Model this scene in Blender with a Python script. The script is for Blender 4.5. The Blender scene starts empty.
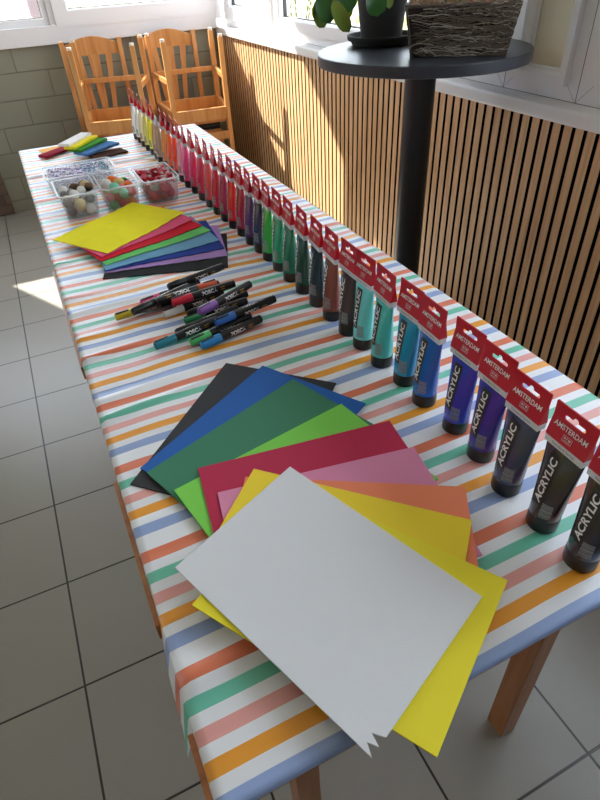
import bpy, bmesh, math, random
from mathutils import Vector, Matrix, noise
R = math.radians
random.seed(7)
scene = bpy.context.scene
C = scene.collection

# ------------------------------------------------------------------ camera
CAM_H = 1.2876
cam = bpy.data.cameras.new('camera')
cam_o = bpy.data.objects.new('camera', cam)
C.objects.link(cam_o)
yaw, pitch, roll = -0.4076, 0.6775, -0.0583
f0 = Vector((-math.sin(yaw), math.cos(yaw), 0)); r0 = Vector((math.cos(yaw), math.sin(yaw), 0)); u0 = Vector((0, 0, 1))
f1 = f0 * math.cos(pitch) - u0 * math.sin(pitch)
u1 = u0 * math.cos(pitch) + f0 * math.sin(pitch)
r2 = r0 * math.cos(roll) + u1 * math.sin(roll)
u2 = -r0 * math.sin(roll) + u1 * math.cos(roll)
m = Matrix.Identity(4)
for i in range(3):
    m[i][0] = r2[i]; m[i][1] = u2[i]; m[i][2] = -f1[i]
m[2][3] = CAM_H
cam_o.matrix_world = m
cam.sensor_fit = 'VERTICAL'; cam.sensor_height = 36.0
cam.lens = 562.27 * 36.0 / 800.0
cam.clip_start = 0.02; cam.clip_end = 300
scene.camera = cam_o

# ------------------------------------------------------------------ sky, sun, exposure
SKY = 5.5; SUN = 20.0; EXPOSURE = 0.06
world = bpy.data.worlds.new('sky'); scene.world = world
world.use_nodes = True
wn = world.node_tree; wn.nodes.clear()
wo = wn.nodes.new('ShaderNodeOutputWorld'); wb = wn.nodes.new('ShaderNodeBackground')
wb.inputs['Color'].default_value = (0.80, 0.89, 1.0, 1); wb.inputs['Strength'].default_value = SKY
wn.links.new(wb.outputs[0], wo.inputs[0])
sun = bpy.data.lights.new('sun', 'SUN'); sun.energy = SUN; sun.angle = R(0.7); sun.color = (1.0, 0.93, 0.82)
sun_o = bpy.data.objects.new('sun', sun); C.objects.link(sun_o)
sdir = Vector((0.52, -1.0, -0.90))
sun_o.rotation_euler = sdir.to_track_quat('-Z', 'Y').to_euler(); sun_o.location = (-3, 9, 6)
scene.view_settings.view_transform = 'Standard'
scene.view_settings.look = 'None'
scene.view_settings.gamma = 1.0
scene.view_settings.use_curve_mapping = False
scene.view_settings.exposure = EXPOSURE
scene.cycles.max_bounces = 10
scene.cycles.diffuse_bounces = 5
scene.cycles.transparent_max_bounces = 24
scene.cycles.caustics_reflective = False; scene.cycles.caustics_refractive = False
scene.cycles.sample_clamp_indirect = 6.0

# ------------------------------------------------------------------ materials
def newmat(name):
    mt = bpy.data.materials.new(name); mt.use_nodes = True
    nt = mt.node_tree
    return mt, nt, nt.nodes['Principled BSDF']
def S(nt, a, b): nt.links.new(a, b)
def srgb(r, g, b):
    def f(c):
        c /= 255.0
        return c / 12.92 if c <= 0.04045 else ((c + 0.055) / 1.055) ** 2.4
    return (f(r), f(g), f(b), 1)
def N(nt, t, **kw):
    n = nt.nodes.new(t)
    for k, v in kw.items(): setattr(n, k, v)
    return n
def coords(nt): return N(nt, 'ShaderNodeTexCoord').outputs['Object']
def basic(name, col, rough=0.6, spec=0.5, var=0.0, scale=30, bump=0.0, bscale=200, sss=0, coat=0, metal=0):
    mt, nt, p = newmat(name)
    p.inputs['Base Color'].default_value = col
    p.inputs['Roughness'].default_value = rough
    p.inputs['Specular IOR Level'].default_value = spec
    p.inputs['Metallic'].default_value = metal
    if coat: p.inputs['Coat Weight'].default_value = coat; p.inputs['Coat Roughness'].default_value = .1
    if sss:
        p.inputs['Subsurface Weight'].default_value = sss; p.inputs['Subsurface Scale'].default_value = 0.02
    if var:
        no = N(nt, 'ShaderNodeTexNoise'); no.inputs['Scale'].default_value = scale; no.inputs['Detail'].default_value = 4
        S(nt, coords(nt), no.inputs['Vector'])
        mx = N(nt, 'ShaderNodeMix', data_type='RGBA')
        a = [max(0, c * (1 - var)) for c in col[:3]] + [1]; b = [min(1, c * (1 + var)) for c in col[:3]] + [1]
        mx.inputs['A'].default_value = a; mx.inputs['B'].default_value = b
        S(nt, no.outputs['Fac'], mx.inputs['Factor']); S(nt, mx.outputs['Result'], p.inputs['Base Color'])
    if bump:
        n2 = N(nt, 'ShaderNodeTexNoise'); n2.inputs['Scale'].default_value = bscale; n2.inputs['Detail'].default_value = 3
        S(nt, coords(nt), n2.inputs['Vector'])
        bp = N(nt, 'ShaderNodeBump'); bp.inputs['Strength'].default_value = bump; bp.inputs['Distance'].default_value = 0.002
        S(nt, n2.outputs['Fac'], bp.inputs['Height']); S(nt, bp.outputs['Normal'], p.inputs['Normal'])
    return mt
def wood(name, c1, c2, axis=2, rough=0.45, scale=1.0, coat=0.2):
    mt, nt, p = newmat(name)
    mp = N(nt, 'ShaderNodeMapping'); s = [60 * scale] * 3; s[axis] = 4 * scale
    mp.inputs['Scale'].default_value = s
    S(nt, coords(nt), mp.inputs['Vector'])
    no = N(nt, 'ShaderNodeTexNoise'); no.inputs['Scale'].default_value = 1; no.inputs['Detail'].default_value = 6; no.inputs['Distortion'].default_value = .6
    S(nt, mp.outputs[0], no.inputs['Vector'])
    cr = N(nt, 'ShaderNodeValToRGB')
    cr.color_ramp.elements[0].position = .3; cr.color_ramp.elements[0].color = c1
    cr.color_ramp.elements[1].position = .7; cr.color_ramp.elements[1].color = c2
    S(nt, no.outputs['Fac'], cr.inputs[0]); S(nt, cr.outputs[0], p.inputs['Base Color'])
    p.inputs['Roughness'].default_value = rough; p.inputs['Coat Weight'].default_value = coat; p.inputs['Coat Roughness'].default_value = .25
    return mt
def clear(name, tint=(1, 1, 1, 1), white=0.0, gloss=0.9):
    mt = bpy.data.materials.new(name); mt.use_nodes = True
    nt = mt.node_tree; nt.nodes.clear()
    out = N(nt, 'ShaderNodeOutputMaterial')
    tr = N(nt, 'ShaderNodeBsdfTransparent'); tr.inputs[0].default_value = tint
    gl = N(nt, 'ShaderNodeBsdfGlossy'); gl.inputs['Roughness'].default_value = .06
    fr = N(nt, 'ShaderNodeFresnel'); fr.inputs[0].default_value = 1.45
    mu = N(nt, 'ShaderNodeMath', operation='MULTIPLY'); mu.inputs[1].default_value = gloss
    geo = N(nt, 'ShaderNodeNewGeometry'); ib = N(nt, 'ShaderNodeMath', operation='SUBTRACT'); ib.inputs[0].default_value = 1; S(nt, geo.outputs['Backfacing'], ib.inputs[1])
    m9 = N(nt, 'ShaderNodeMath', operation='MULTIPLY'); S(nt, fr.outputs[0], m9.inputs[0]); S(nt, ib.outputs[0], m9.inputs[1]); S(nt, m9.outputs[0], mu.inputs[0])
    mx = N(nt, 'ShaderNodeMixShader'); S(nt, mu.outputs[0], mx.inputs[0]); S(nt, tr.outputs[0], mx.inputs[1]); S(nt, gl.outputs[0], mx.inputs[2])
    last = mx
    if white:
        df = N(nt, 'ShaderNodeBsdfDiffuse'); df.inputs[0].default_value = (.9, .92, .93, 1)
        tl = N(nt, 'ShaderNodeBsdfTranslucent'); tl.inputs[0].default_value = (.9, .92, .93, 1)
        m0 = N(nt, 'ShaderNodeMixShader'); m0.inputs[0].default_value = .5; S(nt, df.outputs[0], m0.inputs[1]); S(nt, tl.outputs[0], m0.inputs[2])
        m2 = N(nt, 'ShaderNodeMixShader'); m2.inputs[0].default_value = white
        S(nt, mx.outputs[0], m2.inputs[1]); S(nt, m0.outputs[0], m2.inputs[2]); last = m2
    S(nt, last.outputs[0], out.inputs[0])
    return mt

def stripes_mat():
    mt, nt, p = newmat('striped_tablecloth')
    sx = N(nt, 'ShaderNodeSeparateXYZ')
    co = coords(nt)
    no = N(nt, 'ShaderNodeTexNoise'); no.inputs['Scale'].default_value = 4; no.inputs['Detail'].default_value = 2
    S(nt, co, no.inputs['Vector'])
    S(nt, co, sx.inputs[0])
    nc = N(nt, 'ShaderNodeMath', operation='SUBTRACT'); nc.inputs[1].default_value = .5; S(nt, no.outputs['Fac'], nc.inputs[0])
    am = N(nt, 'ShaderNodeMath', operation='MULTIPLY'); am.inputs[1].default_value = 0.030; S(nt, sx.outputs['Y'], am.inputs[0])
    w = N(nt, 'ShaderNodeMath', operation='MULTIPLY_ADD'); S(nt, am.outputs[0], w.inputs[1])
    S(nt, nc.outputs[0], w.inputs[0]); S(nt, sx.outputs['Y'], w.inputs[2])
    a0 = N(nt, 'ShaderNodeMath', operation='SUBTRACT'); a0.inputs[1].default_value = 0.499
    S(nt, w.outputs[0], a0.inputs[0])
    mn_ = N(nt, 'ShaderNodeMath', operation='MINIMUM'); mn_.inputs[1].default_value = 0; S(nt, a0.outputs[0], mn_.inputs[0])
    a = N(nt, 'ShaderNodeMath', operation='MULTIPLY_ADD'); a.inputs[1].default_value = -.0293; S(nt, mn_.outputs[0], a.inputs[0]); S(nt, a0.outputs[0], a.inputs[2])
    d = N(nt, 'ShaderNodeMath', operation='DIVIDE'); d.inputs[1].default_value = 0.1592; S(nt, a.outputs[0], d.inputs[0])
    fr = N(nt, 'ShaderNodeMath', operation='FRACT'); S(nt, d.outputs[0], fr.inputs[0])
    cr = N(nt, 'ShaderNodeValToRGB'); cr.color_ramp.interpolation = 'CONSTANT'
    white = srgb(236, 236, 240)
    blue, ochre, pink, teal, red = srgb(150, 170, 214), srgb(240, 160, 50), srgb(232, 164, 156), srgb(110, 196, 170), srgb(226, 122, 88)
    els = [(0.0, blue), (.105, white), (.188, ochre), (.286, white), (.372, pink), (.468, white), (.556, teal), (.655, white), (.745, red), (.848, white)]
    e = cr.color_ramp.elements
    e[0].position = 0; e[0].color = els[0][1]; e[1].position = els[1][0]; e[1].color = els[1][1]
    for q, c in els[2:]:
        x = e.new(q); x.color = c
    S(nt, fr.outputs[0], cr.inputs[0]); S(nt, cr.outputs[0], p.inputs['Base Color'])
    p.inputs['Roughness'].default_value = .38; p.inputs['Specular IOR Level'].default_value = .5
    mp = N(nt, 'ShaderNodeMapping'); mp.inputs['Scale'].default_value = (3.0, 22, 1); mp.inputs['Rotation'].default_value = (0, 0, R(5)); S(nt, co, mp.inputs['Vector'])
    n3 = N(nt, 'ShaderNodeTexNoise'); n3.inputs['Scale'].default_value = 1.0; n3.inputs['Detail'].default_value = 2; S(nt, mp.outputs[0], n3.inputs['Vector'])
    bp = N(nt, 'ShaderNodeBump'); bp.inputs['Strength'].default_value = .6; bp.inputs['Distance'].default_value = .008
    S(nt, n3.outputs['Fac'], bp.inputs['Height']); S(nt, bp.outputs[0], p.inputs['Normal'])
    return mt

def tile_mat():
    mt, nt, p = newmat('floor_tiles')
    co = coords(nt); sx = N(nt, 'ShaderNodeSeparateXYZ'); S(nt, co, sx.inputs[0])
    mask = []
    for ax, off in (('X', -.2426), ('Y', 1.9674)):
        a = N(nt, 'ShaderNodeMath', operation='SUBTRACT'); a.inputs[1].default_value = off - .15 - 30; S(nt, sx.outputs[ax], a.inputs[0])
        d = N(nt, 'ShaderNodeMath', operation='DIVIDE'); d.inputs[1].default_value = .3; S(nt, a.outputs[0], d.inputs[0])
        f = N(nt, 'ShaderNodeMath', operation='FRACT'); S(nt, d.outputs[0], f.inputs[0])
        s = N(nt, 'ShaderNodeMath', operation='SUBTRACT'); s.inputs[1].default_value = .5; S(nt, f.outputs[0], s.inputs[0])
        b = N(nt, 'ShaderNodeMath', operation='ABSOLUTE'); S(nt, s.outputs[0], b.inputs[0])
        mr = N(nt, 'ShaderNodeMapRange'); mr.inputs['From Min'].default_value = .0065; mr.inputs['From Max'].default_value = .0095; S(nt, b.outputs[0], mr.inputs['Value'])
        mask.append(mr.outputs[0])
    mn = N(nt, 'ShaderNodeMath', operation='MINIMUM'); S(nt, mask[0], mn.inputs[0]); S(nt, mask[1], mn.inputs[1])
    no = N(nt, 'ShaderNodeTexNoise'); no.inputs['Scale'].default_value = 420; no.inputs['Detail'].default_value = 2; S(nt, co, no.inputs['Vector'])
    n2 = N(nt, 'ShaderNodeTexNoise'); n2.inputs['Scale'].default_value = 3; n2.inputs['Detail'].default_value = 3; S(nt, co, n2.inputs['Vector'])
    mx = N(nt, 'ShaderNodeMix', data_type='RGBA'); mx.inputs['A'].default_value = srgb(142, 138, 130); mx.inputs['B'].default_value = srgb(166, 161, 153); S(nt, no.outputs['Fac'], mx.inputs['Factor'])
    mz = N(nt, 'ShaderNodeMix', data_type='RGBA', blend_type='MULTIPLY'); mz.inputs['Factor'].default_value = .12; S(nt, mx.outputs['Result'], mz.inputs['A']); S(nt, n2.outputs['Color'], mz.inputs['B'])
    m2 = N(nt, 'ShaderNodeMix', data_type='RGBA'); m2.inputs['A'].default_value = srgb(42, 38, 36); S(nt, mn.outputs[0], m2.inputs['Factor']); S(nt, mz.outputs['Result'], m2.inputs['B'])
    S(nt, m2.outputs['Result'], p.inputs['Base Color'])
    p.inputs['Roughness'].default_value = .30
    bp = N(nt, 'ShaderNodeBump'); bp.inputs['Strength'].default_value = .5; bp.inputs['Distance'].default_value = .002; S(nt, mn.outputs[0], bp.inputs['Height']); S(nt, bp.outputs[0], p.inputs['Normal'])
    return mt

def block_mat(name, c1, c2, mortar, bw, rh, ox, oz, ms=.005):
    mt, nt, p = newmat(name)
    sx = N(nt, 'ShaderNodeSeparateXYZ'); S(nt, coords(nt), sx.inputs[0])
    cb = N(nt, 'ShaderNodeCombineXYZ')
    a = N(nt, 'ShaderNodeMath', operation='SUBTRACT'); a.inputs[1].default_value = ox; S(nt, sx.outputs['X'], a.inputs[0]); S(nt, a.outputs[0], cb.inputs[0])
    b = N(nt, 'ShaderNodeMath', operation='SUBTRACT'); b.inputs[1].default_value = oz; S(nt, sx.outputs['Z'], b.inputs[0]); S(nt, b.outputs[0], cb.inputs[1])
    br = N(nt, 'ShaderNodeTexBrick'); br.inputs['Scale'].default_value = 1; br.inputs['Brick Width'].default_value = bw; br.inputs['Row Height'].default_value = rh
    br.inputs['Mortar Size'].default_value = ms; br.inputs['Mortar Smooth'].default_value = .6; br.offset = .5
    br.inputs['Color1'].default_value = c1; br.inputs['Color2'].default_value = c2; br.inputs['Mortar'].default_value = mortar
    S(nt, cb.outputs[0], br.inputs['Vector']); S(nt, br.outputs['Color'], p.inputs['Base Color'])
    p.inputs['Roughness'].default_value = .75
    inv = N(nt, 'ShaderNodeMath', operation='SUBTRACT'); inv.inputs[0].default_value = 1; S(nt, br.outputs['Fac'], inv.inputs[1])
    bp = N(nt, 'ShaderNodeBump'); bp.inputs['Strength'].default_value = .5; bp.inputs['Distance'].default_value = .006; S(nt, inv.outputs[0], bp.inputs['Height'])
    no = N(nt, 'ShaderNodeTexNoise'); no.inputs['Scale'].default_value = 60; S(nt, coords(nt), no.inputs['Vector'])
    b2 = N(nt, 'ShaderNodeBump'); b2.inputs['Strength'].default_value = .15; b2.inputs['Distance'].default_value = .004; S(nt, no.outputs['Fac'], b2.inputs['Height']); S(nt, bp.outputs[0], b2.inputs['Normal'])
    S(nt, b2.outputs[0], p.inputs['Normal'])
    return mt

M = {}
M['tile'] = tile_mat()
M['cloth'] = stripes_mat()
M['block'] = block_mat('painted_block_wall', srgb(148, 147, 130), srgb(140, 139, 123), srgb(122, 121, 107), .35, .142, .275, .783)
M['brownbrick'] = block_mat('brown_brick', srgb(112, 90, 74), srgb(92, 76, 64), srgb(84, 76, 68), .21, .065, 0, 0, .006)
M['pvc'] = basic('white_pvc', srgb(232, 230, 232), .3, .5)
M['gasket'] = basic('window_gasket', srgb(70, 68, 66), .6)
M['white_paint'] = basic('white_wall_paint', srgb(226, 224, 218), .8)
M['sill'] = basic('white_sill', srgb(232, 230, 230), .35)
M['slat'] = wood('oak_slats', srgb(194, 148, 104), srgb(224, 182, 138), 2, .5, 1.0, .1)
M['felt_black'] = basic('black_acoustic_felt', srgb(20, 18, 18), .95, .1)
M['glass'] = clear('window_glass', (.97, .98, .98, 1))
M['cream'] = basic('cream_blind', srgb(214, 204, 180), .7)
M['table_wood'] = wood('orange_table_wood', srgb(150, 92, 52), srgb(182, 118, 70), 2, .4)
M['table_edge'] = wood('table_edge_wood', srgb(158, 96, 52), srgb(190, 122, 68), 0, .4)
M['chair_wood'] = wood('honey_chair_wood', srgb(186, 126, 68), srgb(212, 156, 96), 2, .35, .6, .35)
M['cushion'] = basic('black_seat_pad', srgb(26, 26, 28), .7)
M['glide'] = basic('pale_felt_glide', srgb(215, 205, 190), .8)
M['black_lam'] = basic('black_laminate', srgb(44, 48, 56), .35, .6)
M['black_metal'] = basic('black_powder_coat', srgb(24, 25, 29), .38, .5)
M['pot'] = basic('charcoal_pot', srgb(52, 50, 50), .75, .3, .15, 20, .2, 90)
M['soil'] = basic('soil', srgb(50, 36, 26), 1, .1, .4, 60, .8, 120)
M['leaf'] = basic('plant_leaf', srgb(56, 104, 44), .3, .5, .25, 25)
M['leaf_pale'] = basic('plant_leaf_pale', srgb(128, 152, 60), .35, .5, .2, 25)
M['stem'] = basic('plant_stem', srgb(92, 110, 52), .6)
M['wicker'] = basic('dark_wicker', srgb(104, 92, 82), .8, .2, .35, 90)
M['wicker_pale'] = basic('grey_wicker', srgb(176, 166, 154), .8, .2, .3, 90)
M['moss'] = basic('dried_moss', srgb(150, 140, 112), .95, .1, .4, 80)
M['tub'] = clear('clear_plastic_tub', (.98, .985, .99, 1), .15, .7)
M['cap'] = basic('black_tube_cap', srgb(22, 22, 24), .3, .5)
M['header'] = basic('red_header_card', srgb(196, 12, 38), .42, .4)
M['band'] = basic('white_band', srgb(214, 216, 220), .35)
M['letter_white'] = basic('white_print', srgb(238, 236, 234), .5)
M['letter_grey'] = basic('grey_print', srgb(90, 92, 96), .5)
M['label_black'] = basic('black_label', srgb(14, 14, 16), .4)
M['barrel'] = basic('black_marker_barrel', srgb(24, 24, 27), .3, .5)
M['grass'] = basic('garden_lawn', srgb(140, 160, 80), .9, .2, .3, 6)
M['paving'] = basic('pale_paving', srgb(200, 196, 186), .8, .3, .1, 4)
M['car_paint'] = basic('white_car_paint', srgb(240, 242, 244), .2, .6, coat=.6)
M['car_glass'] = basic('car_window', srgb(60, 78, 100), .08, .8)
M['rubber'] = basic('rubber', srgb(40, 40, 42), .8)
M['chrome'] = basic('wheel_metal', srgb(180, 182, 186), .3, .6, metal=.8)

# ------------------------------------------------------------------ geometry helpers
class MB:
    def __init__(s): s.v = []; s.f = []; s.mi = []
    def add(s, vs, fs, mi=0):
        n = len(s.v); s.v += [tuple(q) for q in vs]; s.f += [tuple(i + n for i in f) for f in fs]; s.mi += [mi] * len(fs)
    def box(s, x0, x1, y0, y1, z0, z1, mi=0, mat=None):
        vs = [Vector(p) for p in ((x0, y0, z0), (x1, y0, z0), (x1, y1, z0), (x0, y1, z0), (x0, y0, z1), (x1, y0, z1), (x1, y1, z1), (x0, y1, z1))]
        if mat is not None: vs = [mat @ q for q in vs]
        s.add(vs, [(0, 3, 2, 1), (4, 5, 6, 7), (0, 1, 5, 4), (1, 2, 6, 5), (2, 3, 7, 6), (3, 0, 4, 7)], mi)
    def bar(s, a, b, w, d, up=(0, 1, 0), w2=None, d2=None, mi=0):
        a = Vector(a); b = Vector(b); t = (b - a).normalized()
        x = t.cross(Vector(up)).normalized(); y = x.cross(t).normalized()
        w2 = w if w2 is None else w2; d2 = d if d2 is None else d2
        vs = []
        for c, ww, dd in ((a, w, d), (b, w2, d2)):
            for sx, sy in ((-1, -1), (1, -1), (1, 1), (-1, 1)): vs.append(c + x * sx * ww / 2 + y * sy * dd / 2)
        s.add(vs, [(3, 2, 1, 0), (4, 5, 6, 7), (0, 1, 5, 4), (1, 2, 6, 5), (2, 3, 7, 6), (3, 0, 4, 7)], mi)
    def tube(s, pts, r, n=10, mi=0, caps=True):
        pts = [Vector(p) for p in pts]; rs = r if isinstance(r, (list, tuple)) else [r] * len(pts)
        vs = []
        ref = Vector((0, 0, 1))
        for i, p in enumerate(pts):
            t = (pts[min(i + 1, len(pts) - 1)] - pts[max(i - 1, 0)]).normalized()
            if abs(t.dot(ref)) > .95: ref2 = Vector((1, 0, 0))
            else: ref2 = ref
            x = t.cross(ref2).normalized(); y = x.cross(t)
            for k in range(n):
                a = 2 * math.pi * k / n; vs.append(p + (x * math.cos(a) + y * math.sin(a)) * rs[i])
        fs = []
        for i in range(len(pts) - 1):
            for k in range(n):
                k2 = (k + 1) % n; fs.append((i * n + k, (i + 1) * n + k, (i + 1) * n + k2, i * n + k2))
        if caps:
            fs.append(tuple(range(n))); fs.append(tuple(reversed(range((len(pts) - 1) * n, len(pts) * n))))
        s.add(vs, fs, mi)
    def lathe(s, prof, n=32, c=(0, 0, 0), mi=0, closed=True):
        vs = []
        for r_, z in prof:
            for k in range(n):
                a = 2 * math.pi * k / n; vs.append((c[0] + r_ * math.cos(a), c[1] + r_ * math.sin(a), c[2] + z))
        fs = []
        for i in range(len(prof) - 1):
            for k in range(n):
                k2 = (k + 1) % n; fs.append((i * n + k, i * n + k2, (i + 1) * n + k2, (i + 1) * n + k))
        if closed:
            fs.append(tuple(reversed(range(n)))); fs.append(tuple(range((len(prof) - 1) * n, len(prof) * n)))
        s.add(vs, fs, mi)
    def prism(s, poly, z0, z1, mi=0):
        n = len(poly)
        vs = [(p[0], p[1], z0) for p in poly] + [(p[0], p[1], z1) for p in poly]
        fs = [tuple(reversed(range(n))), tuple(range(n, 2 * n))] + [(i, (i + 1) % n, n + (i + 1) % n, n + i) for i in range(n)]
        s.add(vs, fs, mi)
    def mesh(s, name, mats, smooth=False, bevel=0, merge=False):
        me = bpy.data.meshes.new(name); me.from_pydata(s.v, [], s.f)
        for mt in (mats if isinstance(mats, (list, tuple)) else [mats]): me.materials.append(mt)
        me.polygons.foreach_set('material_index', s.mi)
        bm = bmesh.new(); bm.from_mesh(me)
        if merge: bmesh.ops.remove_doubles(bm, verts=bm.verts, dist=1e-6)
        bmesh.ops.recalc_face_normals(bm, faces=bm.faces)
        if bevel:
            es = [e for e in bm.edges if len(e.link_faces) == 2 and e.calc_face_angle(0) > .6]
            bmesh.ops.bevel(bm, geom=es, offset=bevel, segments=2, affect='EDGES', profile=.6, clamp_overlap=True)
        bm.to_mesh(me); bm.free()
        if smooth:
            for pl in me.polygons: pl.use_smooth = True
            me.set_sharp_from_angle(angle=R(40))
        me.update()
        return me
    def build(s, name, mats, parent=None, smooth=False, bevel=0, merge=False):
        return link(name, s.mesh(name, mats, smooth, bevel, merge), parent)
def link(name, me, parent=None):
    o = bpy.data.objects.new(name, me); C.objects.link(o)
    if parent: o.parent = parent
    return o
def empty(name, loc=(0, 0, 0), rz=0, rot=None):
    o = bpy.data.objects.new(name, None); C.objects.link(o); o.empty_display_size = .05
    o.location = loc; o.rotation_euler = rot if rot else (0, 0, rz)
    return o
def tag(o, label=None, cat=None, group=None, kind=None):
    if label: o['label'] = label
    if cat: o['category'] = cat
    if group: o['group'] = group
    if kind: o['kind'] = kind
    return o
def struct(o, label=None):
    o['kind'] = 'structure'
    if label: o['label'] = label
    return o
def copy_tree(o, parent=None):
    c = o.copy(); C.objects.link(c); c.parent = parent
    for ch in list(o.children): copy_tree(ch, c)
    return c
def text_mesh(txt, size=1.0, off=0.0, align='CENTER'):
    cu = bpy.data.curves.new('t', 'FONT'); cu.body = txt; cu.size = size; cu.offset = off; cu.align_x = align; cu.align_y = 'CENTER'
    cu.resolution_u = 3
    o = bpy.data.objects.new('t', cu); C.objects.link(o)
    bpy.context.view_layer.update()
    me = bpy.data.meshes.new_from_object(o.evaluated_get(bpy.context.evaluated_depsgraph_get()))
    C.objects.unlink(o); bpy.data.objects.remove(o); bpy.data.curves.remove(cu)
    vs = [v.co.copy() for v in me.vertices]; fs = [tuple(pl.vertices) for pl in me.polygons]
    bpy.data.meshes.remove(me)
    return vs, fs

TZ = 0.7188            # height of the covered table top
WX, WY = 1.37, 4.17    # slatted wall face and back wall face

# ------------------------------------------------------------------ room shell
b = MB(); b.box(-3.2, 1.75, -2.8, WY + .25, -.08, 0); struct(b.build('floor', M['tile']), 'grey square tile floor with dark joints')
b = MB(); b.box(-3.2, 1.75, -2.8, WY + .25, 2.6, 2.7); struct(b.build('ceiling', M['white_paint']), 'white ceiling')
b = MB(); b.box(-3.3, -3.2, -2.8, WY + .25, -.08, .9); b.box(-3.3, -3.2, -2.8, WY + .25, 2.4, 2.7); b.box(-3.3, -3.2, 3.6, WY + .25, .9, 2.4); b.box(-3.3, -3.2, -2.8, 2.5, .9, 2.4)  # gap between the boxes is the opening for the added fill window
struct(b.build('wall_left', M['white_paint']), 'white left wall')
b = MB(); b.box(-3.3, 1.75, -2.9, -2.8, -.08, 2.7); struct(b.build('wall_front', M['white_paint']), 'unseen plain wall behind the camera, added to darken the near end')  # unseen wall, added to shut out light from behind
# back wall: block parapet, solid part at the left and a lintel
b = MB(); b.box(-3.2, 1.75, WY, WY + .22, 0, .915); b.box(-3.2, -.97, WY, WY + .22, .915, 2.6); b.box(-.97, 1.75, WY, WY + .22, 2.20, 2.6)
struct(b.build('wall_back', M['block']), 'olive grey painted block wall')
b = MB(); b.box(-3.2, -.177, WY - .02, WY, 0, .46); struct(b.build('trim_1', M['brownbrick']), 'brown brick patch at the foot of the back wall')
b = MB(); b.box(-1.0, 1.36, WY - .035, WY + .1, .907, 1.0); struct(b.build('trim_2', M['pvc'], bevel=.004), 'white window casing on the back wall')
# right wall: dark felt with oak slats
b = MB(); b.box(1.382, 1.70, -2.8, WY, 0, .872); b.box(1.44, 1.70, -2.8, WY, 2.25, 2.6); b.box(1.44, 1.70, -2.8, -.6, .9, 2.6)  # last box: unseen wall, closed in to darken the near end
struct(b.build('wall_right', M['felt_black']), 'black backing of the slatted right wall')
b = MB(); y = 1.304 + .0065 - 40 * .0402 * 2
while y < WY - .03:
    b.box(1.3712, 1.384, y, y + .0272, .0, .874, 1); b.box(1.37, 1.3712, y, y + .0272, .0, .874, 0); y += .0402
struct(b.build('trim_3', [M['slat'], M['felt_black']]), 'vertical oak slats on the right wall')
b = MB(); b.box(1.352, 1.70, -2.8, WY - .002, .874, .9146); struct(b.build('trim_4', M['sill'], bevel=.008), 'white window sill board')

def window(n, axis, a0, a1, z0, z1, pos, ow, glass=True, sash=.0, pane_mat=None, depth=.06):
    """frame in the plane axis='X' (right wall) or 'Y' (back wall); a = running coordinate"""
    def bx(mb, p0, p1, q0, q1, d0, d1):
        if axis == 'X': mb.box(pos + d0, pos + d1, p0, p1, q0, q1)
        else: mb.box(p0, p1, pos + d0, pos + d1, q0, q1)
    def mitre(mb, p0, p1, q0, q1, w, d0, d1, ch):
        # four mitred members with a chamfered inner lip
        O = [(p0, q0), (p1, q0), (p1, q1), (p0, q1)]; I = [(p0 + w, q0 + w), (p1 - w, q0 + w), (p1 - w, q1 - w), (p0 + w, q1 - w)]
        J = [(p0 + w - ch, q0 + w - ch), (p1 - w + ch, q0 + w - ch), (p1 - w + ch, q1 - w + ch), (p0 + w - ch, q1 - w + ch)]
        def P(p, d): return (pos + d, p[0], p[1]) if axis == 'X' else (p[0], pos + d, p[1])
        g = .0007
        for i in range(4):
            j = (i + 1) % 4
            vs = [P(O[i], d0), P(O[j], d0), P(J[j], d0), P(J[i], d0), P(I[i], d0 + ch), P(I[j], d0 + ch), P(I[i], d1), P(I[j], d1), P(O[i], d1), P(O[j], d1)]
            mb.add(vs, [(0, 1, 2, 3), (3, 2, 5, 4), (4, 5, 7, 6), (6, 7, 9, 8), (8, 9, 1, 0)])
    mb = MB(); mitre(mb, a0, a1, z0, z1, ow, 0, depth, .004)
    fr = mb.build('window_%d' % n, M['pvc']); struct(fr, 'white plastic window frame')
    if axis == 'X':
        mb = MB(); q = .0006
        for (pa, qa, pb, qb) in ((a0 + .002, z0 + .002, a0 + ow - .004, z0 + ow - .004), (a1 - .002, z0 + .002, a1 - ow + .004, z0 + ow - .004)):
            mb.add([(pos - .0006, pa - q, qa), (pos - .0006, pa + q, qa), (pos - .0006, pb + q, qb), (pos - .0006, pb - q, qb)], [(0, 1, 2, 3)])
        mb.box(pos - .0008, pos - .0002, a0 - .0008, a0 + .0008, z0, z1); mb.box(pos - .0008, pos - .0002, a0, a1, z0 - .0002, z0 + .0012)
        mb.build('frame_seam', M['gasket'], fr)
    g0 = ow
    if sash:
        mb = MB(); e = ow - .012
        mitre(mb, a0 + e, a1 - e, z0 + e, z1 - e, sash, -.018, depth - .01, .008); mb.build('sash', M['pvc'], fr)
        g0 = e + sash
    mb = MB(); e = g0 - .004; mitre(mb, a0 + e, a1 - e, z0 + e, z1 - e, .008, .012, .03, .002); mb.build('gasket', M['pvc'] if pane_mat else M['gasket'], fr)
    mb = MB(); e = g0 - .002; bx(mb, a0 + e, a1 - e, z0 + e, z1 - e, .026, .030); mb.build('pane', pane_mat or M['glass'], fr)
    return fr
window(1, 'Y', -.97, .361, 1.0, 2.20, WY, .035, pane_mat=None)
window(2, 'Y', .361, 1.40, .955, 2.20, WY - .02, .04, sash=.085)
window(3, 'X', 3.33, 4.13, .9146, 2.25, 1.42, .05, sash=.075)
window(4, 'X', 1.533, 3.33, .9146, 2.25, 1.42, .05, sash=.055)
window(5, 'X', 1.244, 1.533, .9146, 2.25, 1.42, .05, sash=.03, pane_mat=M['cream'])
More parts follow.
